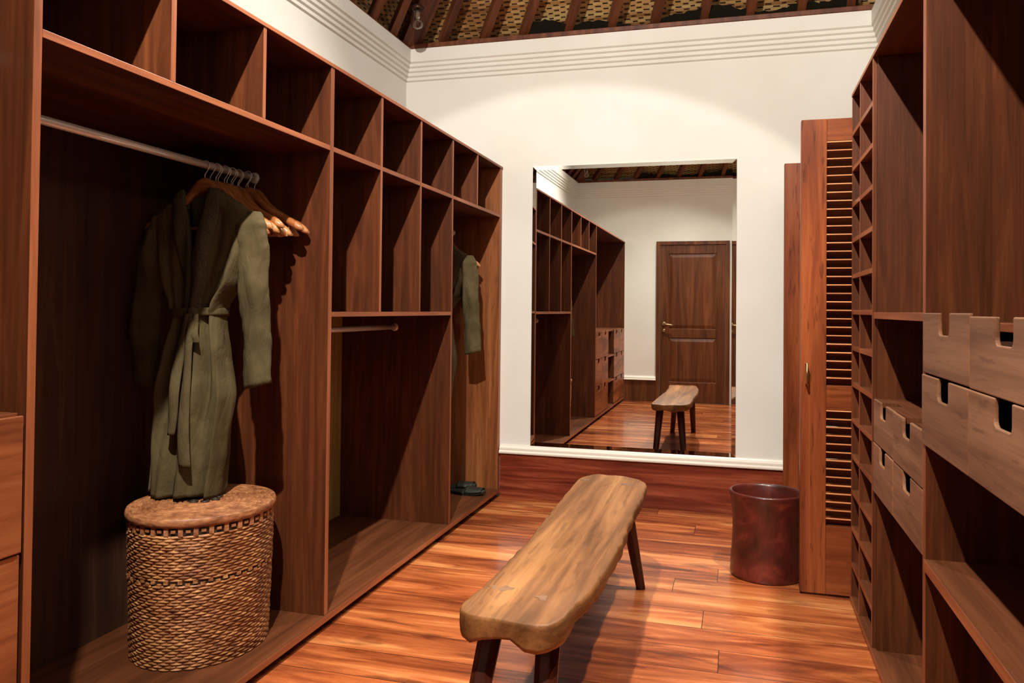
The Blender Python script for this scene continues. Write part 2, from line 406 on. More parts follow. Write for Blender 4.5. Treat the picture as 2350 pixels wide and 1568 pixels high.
def rafter(p0, wd, ht, name='rafter', lift=0.):
    p0 = Vector(p0); d = (APEX - p0); L = d.length; d.normalize()
    sd = d.cross(Vector((0, 0, 1))).normalized(); up = sd.cross(d).normalized()
    o = bpy.data.objects.new(name, None)
    mb = MB(); w0, w1 = wd / 2, wd * .35
    for q, ww in ((0, w0), (L * .97, w1)):
        for sx, sz in ((-1, 0), (1, 0), (1, 1), (-1, 1)): mb.v.append((sx * ww, sz * ht + lift, q))
    for f_ in ((0, 1, 2, 3), (7, 6, 5, 4), (0, 4, 5, 1), (1, 5, 6, 2), (2, 6, 7, 3), (3, 7, 4, 0)): mb.face(f_)
    o = mb.build(name, W_RAFT, roof, local=True)
    o.location = p0 - roof.location
    o.rotation_euler = Matrix((-sd, up, d)).transposed().to_euler()
    return o
for i in range(-1, 19):
    x = -1.81 + .267 * i + random.uniform(-.012, .012)
    if -2.0 < x < 3.2:
        rafter((x, YB - .02, ZP - .005), .046, .055); rafter((x, Y0 + .02, ZP - .005), .046, .055)
for i in range(0, 20):
    y = Y0 + .28 + .283 * i
    if y < YB - .2: rafter((XL + .02, y, ZP - .005), .046, .055)
for c in C4: rafter(c + Vector((.02 if c.x < 0 else -.02, .02 if c.y < 0 else -.02, -.02)), .13, .06, 'hip_rafter', -.02)
mb = MB(); ZT = ZW + .03
mb.box(XL, XR, YB - .055, YB + .02, ZW, ZT); mb.build('wall_plate', W_RAFT, roof, bevel=.004)
MB().box(XL, XR, Y0 - .02, Y0 + .055, ZW, ZT).build('wall_plate', W_RAFT, roof, bevel=.004)
MB().box(XL - .02, XL + .045, Y0 + .055, YB - .055, ZW, ZW + .012).build('wall_plate', W_RAFT, roof, bevel=.003)
# ragged dark fringe where the mats stop above the wall plates
for yy, sg in ((YB, -1), (Y0, 1)):
    n = 150; x0, x1 = -1.28, .62
    def h(u): return .045 + .03 * mnoise.noise((u * 9, 3.1, yy)) + .012 * mnoise.noise((u * 60, 1.7, yy)) + .02 * math.sin(u * 14)
    mb = MB()
    pf = [(x0 + (x1 - x0) * i / n, max(.004, h(i / n))) for i in range(n + 1)]
    for dq in (0, .02):
        mb.v += [(x, yy + sg * (.012 + dq * .3) , ZT - .004) for x, _ in pf] + [(x, yy + sg * (.012 + dq * .3 + hh * .75), ZT - .004 + hh) for x, hh in pf]
    k = n + 1
    for i in range(n):
        mb.face((i, i + 1, k + i + 1, k + i)); mb.face((2 * k + i + 1, 2 * k + i, 3 * k + i, 3 * k + i + 1)); mb.face((k + i, k + i + 1, 3 * k + i + 1, 3 * k + i))
    mb.build('thatch_fringe', SOOT, roof)

# door in the far wall, seen in the mirror
def panel_door(name, x0, x1, full=True):
    root = struct_root(name, ((x0 + x1) / 2, Y0, 0)); zt = 2.035; fw = .046
    mb = MB(); mb.box(x0, x0 + fw, Y0, Y0 + .03, 0, zt); mb.box(x1 - fw, x1, Y0, Y0 + .03, 0, zt); mb.box(x0 + fw, x1 - fw, Y0, Y0 + .03, zt - fw, zt)
    mb.build('door_frame', W_PDOOR, root, bevel=.003)
    a, b, zt = x0 + fw + .003, x1 - fw - .003, zt - fw - .003; y1, y2 = Y0, Y0 + .018
    mb = MB(); st = .105
    mb.box(a, a + st, y1, y2, .008, zt); mb.box(b - st, b, y1, y2, .008, zt)
    for z0, z1 in ((.008, .262), (.815, .93), (zt - .11, zt)): mb.box(a + st, b - st, y1, y2, z0, z1)
    mb.build('door_rails', W_PDOOR, root, bevel=.005)
    for z0, z1 in ((.262, .815), (.93, zt - .11)):
        q = MB(); xa, xb = a + st, b - st
        q.box(xa, xb, y1, y1 + .005, z0, z1)
        i_ = .045
        v = [(xa + .008, z0 + .008), (xb - .008, z0 + .008), (xb - .008, z1 - .008), (xa + .008, z1 - .008)]
        w_ = [(xa + i_, z0 + i_), (xb - i_, z0 + i_), (xb - i_, z1 - i_), (xa + i_, z1 - i_)]
        k = len(q.v); q.v += [(x, y1 + .005, z) for x, z in v] + [(x, y1 + .014, z) for x, z in w_]
        for j in range(4): q.face((k + (j + 1) % 4, k + j, k + 4 + j, k + 4 + (j + 1) % 4))
        q.face((k + 7, k + 6, k + 5, k + 4)); q.build('door_panel', W_PDOOR, root)
    if full:
        q = MB(); hx = a + .05
        q.lathe([(.026, y2), (.026, y2 + .006), (.02, y2 + .01)], 20, .99, hx, axis='y'); q.tube([(hx, y2 + .005, .99), (hx, y2 + .04, .99), (hx + .03, y2 + .046, .985), (hx + .10, y2 + .046, .978), (hx + .115, y2 + .042, .968)], .008)
        q.build('lever_handle', BRASS, root)
        q = MB(); q.lathe([(.022, y2), (.022, y2 + .005), (.016, y2 + .012)], 20, .905, hx, axis='y'); q.box(hx - .004, hx + .004, y2 + .01, y2 + .03, .89, .92); q.build('thumb_turn', BRASS, root)
    return root
panel_door('door_1', -1.016, -.118)
panel_door('door_2', -.094, .60, False)

# louvred door leaves that stand open beside the doorway
def louvred_door(name, x0, y, wd, zb=.008, zt=1.952, handle=True):
    root = struct_root(name, (x0 + wd, y + .0175, 0)); t0, t1 = y, y + .045; st = .1
    fmz = None
    for a in (x0, x0 + wd - st): MB().box(a, a + st, t0, t1, zb, zt).build('stile', W_DOOR, root, bevel=.003)
    for z0, z1 in ((zb, .285), (.757, .857), (1.86, zt)): MB().box(x0 + st, x0 + wd - st, t0 + .002, t1 - .002, z0, z1).build('rail', W_DOORX, root, bevel=.002)
    for z0, z1, n in ((.285, .757, 14), (.857, 1.86, 29)):
        mb = MB(); step = (z1 - z0) / n
        for i in range(n):
            zc = z0 + step * (i + .5)
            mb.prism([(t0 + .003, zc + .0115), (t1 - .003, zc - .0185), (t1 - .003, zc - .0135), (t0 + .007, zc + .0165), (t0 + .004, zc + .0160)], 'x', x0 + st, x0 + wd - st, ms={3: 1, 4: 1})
        mb.build('louvre_slats', [W_SLAT, W_SLATHI], root)
    if handle:
        hx = x0 + .022
        MB().tube([(hx, t0 + .002, .945), (hx, t0 - .05, .945), (hx, t0 - .05, .865), (hx, t0 + .002, .865)], .0042, 8).build('pull_handle', BRASS, root)
    for z in (.25, 1.0, 1.7): MB().tube([(x0 + wd + .004, t1 - .004, z), (x0 + wd + .004, t1 - .004, z + .08)], .006, 8).build('hinge', BRASS, root)
    return root
d3 = louvred_door('door_3', .243, 3.556, .478)
d4 = louvred_door('door_4', .2285, 4.58, .478, handle=False)

# beveled mirror on the back wall
mx0, mx1, mz0, mz1, bv = -1.223, -.0185, .324, 2.032, .022
root = thing('wall_mirror', ((mx0 + mx1) / 2, YB, mz0), 'tall frameless wall mirror on the white back wall above the skirting', 'mirror')
q = MB(); yf, ye = YB - .008, YB - .0096
q.v = [(mx0 + bv, yf, mz0 + bv), (mx1 - bv, yf, mz0 + bv), (mx1 - bv, yf, mz1 - bv), (mx0 + bv, yf, mz1 - bv)]; q.face((0, 1, 2, 3)); q.build('glass', MIRROR, root)
q = MB(); q.v = [(mx0 + bv, yf, mz0 + bv), (mx1 - bv, yf, mz0 + bv), (mx1 - bv, yf, mz1 - bv), (mx0 + bv, yf, mz1 - bv), (mx0, ye, mz0), (mx1, ye, mz0), (mx1, ye, mz1), (mx0, ye, mz1), (mx0, YB, mz0), (mx1, YB, mz0), (mx1, YB, mz1), (mx0, YB, mz1)]
for j in range(4):
    k = (j + 1) % 4; q.face((j, 4 + j, 4 + k, k)); q.face((4 + j, 8 + j, 8 + k, 4 + k))
q.build('bevelled_edge', MIRROR, root)

# ------------------------------------------------------------------ long open wardrobe on the left
ward = thing('open_wardrobe', ((UF + UB) / 2, 2.0, 0), 'long built-in dark wood open wardrobe with pigeonholes along the left wall', 'wardrobe')
zB0, zB1, zS0, zS1, zM0, zM1, zT0, zT1 = .030, .053, 1.1213, 1.1395, 1.7215, 1.740, 2.0256, 2.0395
E1 = {'+x': 1}
def part(name, mb, mats, root, **k): return mb.build(name, mats, root, **k)
def panel(y0, y1, z0, z1, name='divider', mat=W_V, x0=None, x1=UF):
    return part(name, box(UB if x0 is None else x0, x1, y0, y1, z0, z1, 0, E1), [mat, W_EDV], ward, bevel=.0012)
def board(y0, y1, z0, z1, name='shelf', mat=W_Y, x0=None, x1=UF):
    return part(name, box(UB if x0 is None else x0, x1, y0, y1, z0, z1, 0, E1), [mat, W_EDY], ward, bevel=.0012)
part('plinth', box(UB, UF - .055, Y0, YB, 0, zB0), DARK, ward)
board(Y0, YB, zB0, zB1, 'base_board', W_BASE, x1=UF + .006)
board(Y0, YB, zT0, zT1, 'top_board', W_Y, x0=XL + .002, x1=UF + .003)
for a, b, z0, z1, mt in ((Y0, 2.64, 0, zT0, W_VB), (2.64, 3.93, 0, 1.13, W_PLY), (2.64, 3.93, 1.13, zT0, W_VB), (3.93, YB, 0, zT0, W_VB)):
    part('back_panel', box(XL + .002, UB, a, b, z0, z1), mt, ward)
dv = {1: (1.346, 1.368), 2: (1.7704, 1.7904), 3: (2.1925, 2.2096), 4: (2.6258, 2.652), 5: (3.0545, 3.074), 6: (3.4855, 3.5035), 7: (3.9194, 3.938), 8: (4.3274, 4.345)}
panel(Y0, Y0 + .02, zB1, zT0, 'end_panel'); panel(4.783, 4.826, zB1 - .02, zT0, 'end_panel', W_SIDE)
for k in (1, 4, 7): panel(*dv[k], zB1, zT0)
for k in (2, 3, 8): panel(*dv[k], zM1, zT0)
for k in (5, 6): panel(*dv[k], zS1, zT0)
for a, b in ((1, 4), (4, 5), (5, 6), (6, 7)): board(dv[a][1], dv[b][0], zM0, zM1)
board(dv[7][1], 4.783, zM0, zM1)
board(dv[4][1], dv[7][0], zS0, zS1)
# the low drawers in the compartment by the door (its own notch-handled fronts)
def notch_front(y0, y1, z0, z1, xf, xb, sgn, nw=.098, nd=.05, shift=0.):
    """front board in the y-z plane with a rounded notch in the middle of its top edge"""
    c = (y0 + y1) / 2 + shift; h = nw / 2; r = .014; P = [(y0, z0), (y1, z0), (y1, z1), (c + h, z1)]
    for i in range(5):
        g = math.pi / 2 * i / 4; P.append((c + h - r + r * math.cos(g), z1 - nd + r - r * math.sin(g)))
    for i in range(5):
        g = math.pi / 2 * i / 4; P.append((c - h + r - r * math.sin(g), z1 - nd + r - r * math.cos(g)))
    P += [(c - h, z1), (y0, z1)]
    mb = MB(); mb.prism(P, 'x', min(xf, xb), max(xf, xb)); return mb
def drawer(root, y0, y1, z0, z1, xf, depth, sgn, mat, shift=0.):
    """sgn=+1: the front looks to +x"""
    xb = xf - sgn * .009
    d = part('drawer', notch_front(y0, y1, z0, z1, xf, xb, sgn, shift=shift), mat, root, bevel=.0025)
    q = MB(); xe = xf - sgn * depth; a, b = min(xb, xe), max(xb, xe)
    q.box(a, b, y0 + .012, y0 + .024, z0 + .01, z1 - .055); q.box(a, b, y1 - .024, y1 - .012, z0 + .01, z1 - .055)
    q.box(a, b, y0 + .024, y1 - .024, z0 + .01, z0 + .02)
    q.box(min(xe, xe + sgn * .012), max(xe, xe + sgn * .012), y0 + .024, y1 - .024, z0 + .02, z1 - .055)
    part('drawer_box', q, W_VB, d)
    return d
cols = [1.343, .918, .493, .068, -.357, -.777]
board(Y0 + .02, dv[1][0], .910, .930, 'chest_top', W_BASE, x1=UF - .022)
for k in range(5):
    y1, y0 = cols[k], cols[k + 1]
    if k < 4: panel(y0 - .008, y0 + .008, zB1, .910, 'chest_divider', x1=UF - .02)
    if k == 2:
        for z in (.640, .352): board(y0 + .008, y1 - .008, z - .018, z, 'chest_shelf', W_BASE, x1=UF - .002)
        continue
    for z0, z1 in ((.644, .926), (.357, .640), (.060, .353)):
        drawer(ward, y0 + (.004 if k < 4 else .0), y1 - .004, z0, z1, UF + random.uniform(-.003, .002), .5, 1, W_DRL)
def rail(y0, y1, z, x=-1.73):
    r_ = part('hanging_rail', MB().tube([(x, y0 + .012, z), (x, y1 - .012, z)], .0125, 16), CHROME, ward)
    for a, b in ((y0, y0 + .012), (y1, y1 - .012)):
        q = MB(); lo, hi = min(a, b), max(a, b)
        q.lathe([(.021, a), (.021, (a + b) / 2), (.015, b)] if a < b else [(.015, b), (.021, (a + b) / 2), (.021, a)], 20, z, x, axis='y')
        part('rail_flange', q, CHROME, r_)
    return r_
RZ = 1.632
rail(dv[1][1], dv[4][0], RZ); rail(dv[4][1], dv[7][0], 1.057); rail(dv[7][1], 4.783, RZ)

# chrome peg on the far side of the first divider, seen in the mirror
pg = thing('coat_peg', (-1.565, dv[1][0], 1.69), 'short chrome coat peg on the wardrobe divider beside the drawers, seen in the mirror', 'coat peg')
q = MB(); q.lathe([(.014, -.055), (.015, -.045), (.008, -.042), (.008, -.008), (.02, -.006), (.02, 0)], 16, 0, 0, axis='y'); q.build('peg', CHROME, pg, local=True)

# ------------------------------------------------------------------ right-hand shoe rack and drawer cabinet
EX = {'-x': 1}
rack = thing('shoe_rack', ((RF + RBK) / 2, 3.26, 0), 'tall narrow shoe rack of two columns of pigeonholes beside the louvred door', 'shoe rack')
def rp(root, name, x0, x1, y0, y1, z0, z1, mats): return part(name, box(x0, x1, y0, y1, z0, z1, 0, EX), mats, root, bevel=.0012)
VV, HH = [W_V, W_EDV], [W_BASE, W_EDY]
rz0, rz1 = .008, .028
rp(rack, 'side_panel', RF, RBK, 3.510, 3.528, rz1, zT0, VV); rp(rack, 'side_panel', RF, RBK, 2.988, 3.004, rz1, zT0, VV)
rp(rack, 'divider', RF, RBK, 3.292, 3.306, rz1, zT0, VV)
rp(rack, 'base_board', RF - .004, RBK, 2.988, 3.528, rz0, rz1, HH); rp(rack, 'top_board', RF - .002, RBK, 2.988, 3.528, zT0, zT1, HH)
part('back_panel', box(RBK, RBK + .010, 2.988, 3.528, .0, zT1), W_VB, rack)
for k in range(13):
    z = .163 + .1433 * k
    for a, b in ((3.004, 3.292), (3.306, 3.510)): rp(rack, 'shelf', RF, RBK, a, b, z - .018, z, HH)
cab = thing('drawer_cabinet', ((RF + RBK) / 2, 1.8, 0), 'dark wood open cabinet with notch-handled drawers at the right edge', 'cabinet')
yA, yD, yE, yF = 2.986, 2.205, 1.350, .50
rp(cab, 'base_board', RF - .004, RBK, yF, yA, rz0, rz1, HH); rp(cab, 'top_board', RF - .002, RBK, yF, yA, zT0, zT1, HH)
part('back_panel', box(RBK, RBK + .010, yF, yA, 0, zT1), W_VB, cab)
rp(cab, 'side_panel', RF + .012, RBK, yA - .016, yA, rz1, zT0, [W_V, W_V]); rp(cab, 'divider', RF, RBK, 2.174, yD, rz1, zT0, VV)
rp(cab, 'divider', RF, RBK, yE - .03, yE, rz1, zT0, VV); rp(cab, 'side_panel', RF, RBK, yF, yF + .02, rz1, zT0, VV)
a, b = yD, yA - .016
rp(cab, 'shelf', RF, RBK, a, b, 1.136, 1.158, HH)
P = [(RF + .010, a), (RBK, a), (RBK, b), (RF + .010, b)]
for c in (2.7855, 2.403): P += [(RF + .010, c + .052), (RF + .050, c + .052), (RF + .050, c - .052), (RF + .010, c - .052)]
part('shelf', MB().prism(P, 'z', .852, .8675), W_BASE, cab)          # top board, cut out behind the two notches
rp(cab, 'shelf', RF + .02, RBK, a, b, .548, .564, HH)
for y0, y1 in ((2.603, 2.968), (2.207, 2.599)):
    for z0, z1 in ((.726, .868), (.562, .723)): drawer(cab, y0, y1, z0, z1, RF + random.uniform(-.002, .003), .25, -1, W_DRR)
a, b = yE, 2.174
rp(cab, 'shelf', RF + .07, RBK, a, b, 1.120, 1.138, HH); rp(cab, 'shelf', RF + .02, RBK, a, b, .822, .838, HH)
rp(cab, 'shelf', RF - .004, RBK, a, b, .536, .563, HH)
for (y0, y1), t in (((1.781, 2.196), 1.157), ((1.352, 1.777), 1.151)):
    drawer(cab, y0, y1, 1.012 if t > 1.155 else 1.010, t, RF - .002, .25, -1, W_DRR, shift=-.002); drawer(cab, y0, y1, .838, 1.008, RF - .004, .25, -1, W_DRR, shift=-.002)
a, b = yF + .02, yE - .03
rp(cab, 'shelf', RF, RBK, a, b, 1.136, 1.158, HH); rp(cab, 'shelf', RF, RBK, a, b, .545, .563, HH)

# ------------------------------------------------------------------ clothes hangers
def arm_top(t):
    P = [(0, -.040), (.018, -.042), (.04, -.062), (.065, -.096), (.10, -.124), (.15, -.152), (.19, -.174), (.215, -.194), (.224, -.206)]
    for (a, za), (b, zb) in zip(P, P[1:]):
        if t <= b: u = (t - a) / (b - a); return za + (zb - za) * u
    return P[-1][1]
def make_hanger():
    root = thing('clothes_hanger', (0, 0, 0), 'x', 'clothes hanger')
    mb = MB(); n = 36; ring = 10
    xs_ = [(-.224 + .448 * i / n) for i in range(n + 1)]
    for i, x in enumerate(xs_):
        t = abs(x); zt = arm_top(t); ht = .052 - .020 * min(1, t / .08) + (-.006 if t > .2 else 0); 
        if t > .218: ht = .010
        th = .011 + .006 * min(1, t / .16) - (.009 if t > .218 else (.003 if t > .2 else 0)); yc = -.012 * (t / .224) ** 2
        for k in range(ring):
            g = 2 * math.pi * k / ring
            mb.v.append((x, yc + th * math.cos(g), zt - ht / 2 + ht / 2 * (1 if math.sin(g) > 0 else 1) * math.copysign(abs(math.sin(g)) ** .7, math.sin(g))))
    for i in range(n):
        m = 1 if (i < 2 or i >= n - 2) else 0
        for k in range(ring): k2 = (k + 1) % ring; mb.face((i * ring + k, (i + 1) * ring + k, (i + 1) * ring + k2, i * ring + k2), m, True)
    mb.face([k for k in range(ring)], 1); e = n * ring; mb.face([e + k for k in reversed(range(ring))], 1)
    mb.build('shoulder_bar', [W_HANG, W_HEND], root, local=True)
    r_ = .0178; P = [(0, 0, -.05), (0, 0, -.026)]
    for i in range(13):
        g = R(-62 + i * 22.5); P.append((r_ * math.cos(g) * .98, 0, r_ * math.sin(g)))
    P = [(0, 0, -.05), (0, 0, -.030), (.006, 0, -.022)] + [(r_ * math.cos(R(g)), 0, r_ * math.sin(R(g))) for g in range(-48, 200, 22)]
    MB().tube(P, .0016, 6).build('hook', CHROME, root, local=True)
    MB().tube([(-.165, -.006, -.185), (-.165, -.006, -.212), (.165, -.006, -.212), (.165, -.006, -.185)], .0055, 8).build('trouser_bar', W_HANG, root, local=True)
    return root
ORD = ['first', 'second', 'third', 'fourth', 'fifth', 'sixth', 'seventh', 'eighth', 'ninth', 'tenth', 'eleventh', 'twelfth', 'thirteenth']
hang0 = make_hanger()
HZ = RZ - .0036; hang0.location = (-1.73, 2.335, HZ); hang0['label'] = 'wooden clothes hanger holding the belted olive robe above the basket'; hang0['group'] = 'wooden hangers on the near rail'
ys = [2.372, 2.392, 2.412, 2.438, 2.460, 2.478, 2.500, 2.518, 2.536, 2.556, 2.578, 2.600]
for k, y in enumerate(ys):
    h = dup(hang0); h.location = (-1.73 + (.004 if k % 2 else -.004) + (.012 if k in (9, 11) else 0), y, HZ)
    h.rotation_euler = (0, R(random.uniform(-2, 2)) + R((3.5, 4, -1, 0, -2.5, 2, 3, 1, 2, -2, 3, -3)[k]), R(random.uniform(-4, 4)))
    h['label'] = ('empty wooden hanger closest to the divider, last on the near rail' if k == len(ys) - 1 else f'empty wooden clothes hanger, {ORD[k]} behind the belted robe on the near rail')
ys2 = [4.545, 4.575, 4.605, 4.632]
h2 = dup(hang0); h2.location = (-1.725, 4.515, HZ); h2['label'] = 'wooden hanger holding the second olive robe in the far compartment'; h2['group'] = 'wooden hangers in the far compartment'
for k, y in enumerate(ys2):
    h = dup(hang0); h.location = (-1.73 + .006 * k, y, HZ); h.rotation_euler = (0, R(random.uniform(-2, 2)), R(random.uniform(-3, 3)))
    h['label'] = ('empty wooden hanger at the end of the far rail, behind the second robe' if k == 3 else f'empty wooden hanger in the far compartment, {ORD[k]} behind the second robe'); h['group'] = 'wooden hangers in the far compartment'

# ------------------------------------------------------------------ robe
def lerp_tab(tab, z):
    """tab: rows (z, a, b, ...) with falling z"""
    if z >= tab[0][0]: return tab[0][1:]
    for p, q in zip(tab, tab[1:]):
        if z >= q[0]:
            u = (p[0] - z) / (p[0] - q[0]); u = u * u * (3 - 2 * u) * .5 + u * .5
            return tuple(a + (b - a) * u for a, b in zip(p[1:], q[1:]))
    return tab[-1][1:]
#        z      cx    half-width depth fold
BODY = [(.000, -.003, .076, .036, .000), (-.022, -.003, .108, .038, .001), (-.046, -.003, .147, .040, .002), (-.074, -.002, .190, .038, .002), (-.120, .0, .190, .046, .003), (-.21, .0, .176, .052, .006),
        (-.295, -.002, .148, .056, .009), (-.380, -.011, .097, .054, .011), (-.408, -.012, .088, .052, .009), (-.446, -.012, .092, .056, .012), (-.54, -.016, .110, .066, .016), (-.68, -.021, .132, .074, .018), (-.86, -.040, .128, .078, .018), (-.98, -.052, .122, .078, .016), (-1.010, -.055, .121, .078, .016)]
def body_pt(th, z):
    """th=0 at the front centre (-y), positive towards +x; z is below the neck"""
    cx, hw, dp, fo = lerp_tab(BODY, z)
    c, s_ = math.cos(th), math.sin(th)
    x = cx + hw * math.copysign(abs(s_) ** .85, s_); y = -dp * math.copysign(abs(c) ** .75, c)
    k = fo * (math.sin(7 * th + 1.3 + z * 2.2) + .6 * math.sin(13 * th - z * 5 + .4) + .4 * math.sin(3 * th + 5 * z))
    y += -k * (1 if c > 0 else -.6) * min(1, abs(c) * 2 + .2) + mnoise.noise((x * 9, y * 9, z * 5)) * fo * .9
    if c > 0 and -.40 < z < -.04:
        u = (x - cx) / hw; y -= .0045 * min(1, (-z - .04) / .08) * (math.sin(u * 11 + z * 3) + .7 * math.sin(u * 19 - z * 9 + 1))
    x += mnoise.noise((th * 2, 4.2, z * 6)) * fo * .5
    return Vector((x, y, z))
def vgap(z): return max(0., .050 * (1 - (-z) / .235)) if z > -.235 else 0.
def edge_th(z):
    cx, hw, dp, fo = lerp_tab(BODY, z); g = vgap(z)
    return math.asin(min(.95, (g / hw) ** (1 / .85))) if g > 0 else 0.
def make_robe():
    root = thing('bathrobe', (0, 0, 0), 'x', 'bathrobe')
    def bf(u, v):
        z = -1.010 * v ** 1.15; a = edge_th(z); th = a + (2 * math.pi - 2 * a) * u
        p = body_pt(th, z); 
        if v > .97 : p.z += .006 * math.sin(th * 3)
        if z > -.12: p.z -= 0.0
        return p
    MB().grid(bf, 128, 90).build('body', CLOTH, root, local=True, solid=.004)
    def sleeve(path, wid, dep, sd):
        def sf(u, v):
            q = v * (len(path) - 1); i = min(int(q), len(path) - 2); f_ = q - i; f_ = f_
            p = Vector(path[i]).lerp(Vector(path[i + 1]), f_); w_ = wid[i] + (wid[i + 1] - wid[i]) * f_; d_ = dep[i] + (dep[i + 1] - dep[i]) * f_
            g = 2 * math.pi * u
            r2 = 1 + .10 * math.sin(3 * g + v * 6 + sd) * v + .06 * math.sin(5 * g - v * 9)
            o = Vector((math.cos(g) * w_, math.sin(g) * d_ * r2, .012 * math.cos(g) * sd * v))
            n_ = mnoise.noise((math.cos(g) * 1.2 + sd * 4, math.sin(g) * 1.2, v * 7)) * .008 + mnoise.noise((math.cos(g) * 1.6, math.sin(g) * 1.6 + sd, v * 22 + math.cos(g) * 3)) * .0045
            return p + o * (1 + n_ / max(w_, .02)) + Vector((0, .004 * math.sin(v * 17 + sd), 0))
        MB().grid(sf, 40, 64, wrap=True).build('sleeve', CLOTH, root, local=True, solid=.004)
    sleeve([(.166, 0, -.070), (.182, -.003, -.115), (.186, -.006, -.21), (.202, -.010, -.33), (.214, -.012, -.47), (.226, -.010, -.640)], [.040, .054, .058, .052, .046, .048], [.024, .036, .040, .034, .028, .026], 1)
    sleeve([(-.160, 0, -.075), (-.180, .0, -.125), (-.200, .002, -.22), (-.222, .006, -.34), (-.240, .010, -.48), (-.228, .012, -.655)], [.038, .052, .056, .054, .054, .046], [.024, .036, .040, .036, .030, .026], -1)
    # collar: a folded band round the neck and down both front edges
    mb = MB(); n = 40
    for sd in (1, -1):
        def cf(u, v, sd=sd):
            z = -.002 - .405 * v
            a = edge_th(z) if z > -.235 else -((-z - .235) / .17) * .22 * (1 if sd < 0 else -.2)
            wv = (.058 - .020 * v) ; cx, hw, dp, fo = lerp_tab(BODY, z); th = sd * (a + (wv / max(hw, .05)) * u)
            p = body_pt(th, z); lift = (.006 + .004 * math.sin(math.pi * u)) + (.004 if sd > 0 else 0)
            return p + Vector((0, -lift, .008 * (1 - v) ** 4))
        mb.grid(cf, 8, n)
    def nf(u, v):
        g = math.pi * (u - .5) * 1.15; z = .016 + .0 * v
        return Vector((-.003 + .078 * math.sin(g), .036 * math.cos(g) - .002, .002 - .046 * v - .018 * math.cos(g)))
    mb.grid(nf, 20, 4)
    mb.build('collar', COLLAR, root, local=True, solid=.006)
    def lf(u, v):                      # inside of the back, seen through the neck
        z = -.030 - .26 * v; cx, hw, dp, fo = lerp_tab(BODY, z); return Vector((cx + (u - .5) * .13 * (1 - .5 * v), .014 - .004 * math.sin(u * 9), z))
    MB().grid(lf, 8, 8).build('back_lining', COLLAR, root, local=True, solid=.002)
    # belt
    def bt(u, v):
        g = 2 * math.pi * u; z = -.392 - .026 * v + .006 * math.sin(g + .6); cx, hw, dp, fo = lerp_tab(BODY, -.403)
        s_, c = math.sin(g), math.cos(g); return Vector((cx + (hw + .007) * math.copysign(abs(s_) ** .85, s_), -(dp + .014) * math.copysign(abs(c) ** .75, c), z))
    belt = MB().grid(bt, 48, 3, wrap=True).build('belt', CLOTH, root, local=True, solid=.005)
    kx = .014; q = MB(); q.lathe([(.004, -.022), (.014, -.016), (.019, 0), (.014, .014), (.004, .02)], 14, 0, 0, 1.15, .7); q.v = [(x + kx, y - .070, z - .405) for x, y, z in q.v]
    q.build('belt_knot', CLOTH, belt, local=True)
    def tail(x0, x1, z1, ph, wd):
        def tf(u, v):
            z = -.408 + (z1 + .408) * v; x = x0 + (x1 - x0) * v + .004 * math.sin(v * 7 + ph); cx, hw, dp, fo = lerp_tab(BODY, z)
            return Vector((x + (u - .5) * wd * (1 - .25 * math.sin(v * 5 + ph)), -dp - .022 - fo * .7 - .004 * math.sin(v * 9 + ph) - .006 * math.sin(math.pi * u), z))
        MB().grid(tf, 6, 40).build('belt_tail', CLOTH, belt, local=True, solid=.004)
    tail(kx + .004, .022, -.900, .3, .036); tail(kx - .012, -.034, -.800, 2.0, .032)
    tail(kx + .018, .040, -.50, 1.2, .026)
    return root
robe = make_robe(); robe.location = (-1.730, 2.335, 1.538)
robe['label'] = 'olive belted bathrobe hanging in the wardrobe above the woven basket'; robe['group'] = 'olive bathrobes on hangers'
robe2 = dup(robe); robe2.location = (-1.716, 4.515, 1.538); robe2['label'] = 'olive bathrobe half hidden in the far wardrobe compartment by the back wall'

# ------------------------------------------------------------------ laundry basket
bx, by, zb = -1.698, 2.312, zB1
bk = thing('laundry_basket', (bx, by, zb), 'lidded woven rattan laundry basket standing in the wardrobe under the robe', 'basket')
rx, ry = .212, .247; NS = 34
def side(z0, z1, rows, r0, r1, bulge=.012):
    mb = MB(); sub_ = 3; n = NS * 4
    prof = []
    for i in range(rows * sub_ + 1):
        z = z0 + (z1 - z0) * i / (rows * sub_); row = i // sub_; ph = i % sub_
        prof.append((z, row, ph))
    for z, row, ph in prof:
        t = (z - z0) / (z1 - z0); base = r0 + (r1 - r0) * t
        for k in range(n):
            g = 2 * math.pi * k / n
            over = 0 if (k + 2 * (row % 2) + row // 6) % 4 == 0 else 1
            wv = (.0026 if over else -.0026) if ph else -.0040
            wv += .0022 * mnoise.noise((math.cos(g) * 5, math.sin(g) * 5, z * 26)) * 1.6
            mb.v.append((bx + (rx * base + wv) * math.cos(g), by + (ry * base + wv) * math.sin(g), z))
    for i in range(len(prof) - 1):
        for k in range(n): k2 = (k + 1) % n; mb.face((i * n + k, i * n + k2, (i + 1) * n + k2, (i + 1) * n + k), 0, True)
    return mb
zm = .318; zt = .462
mb = side(zb, zm - .006, 30, .945, .985); mb2 = side(zm + .006, zt, 16, .987, 1.0)
k = len(mb.v); mb.v += mb2.v; mb.f += [tuple(i + k for i in f_) for f_ in mb2.f]; mb.m += mb2.m; mb.sm += mb2.sm
mb.lathe([(.90, zb + .006), (.01, zb + .006)], 32, bx, by, rx, ry)
mb.build('basket_wall', RATTAN, bk)
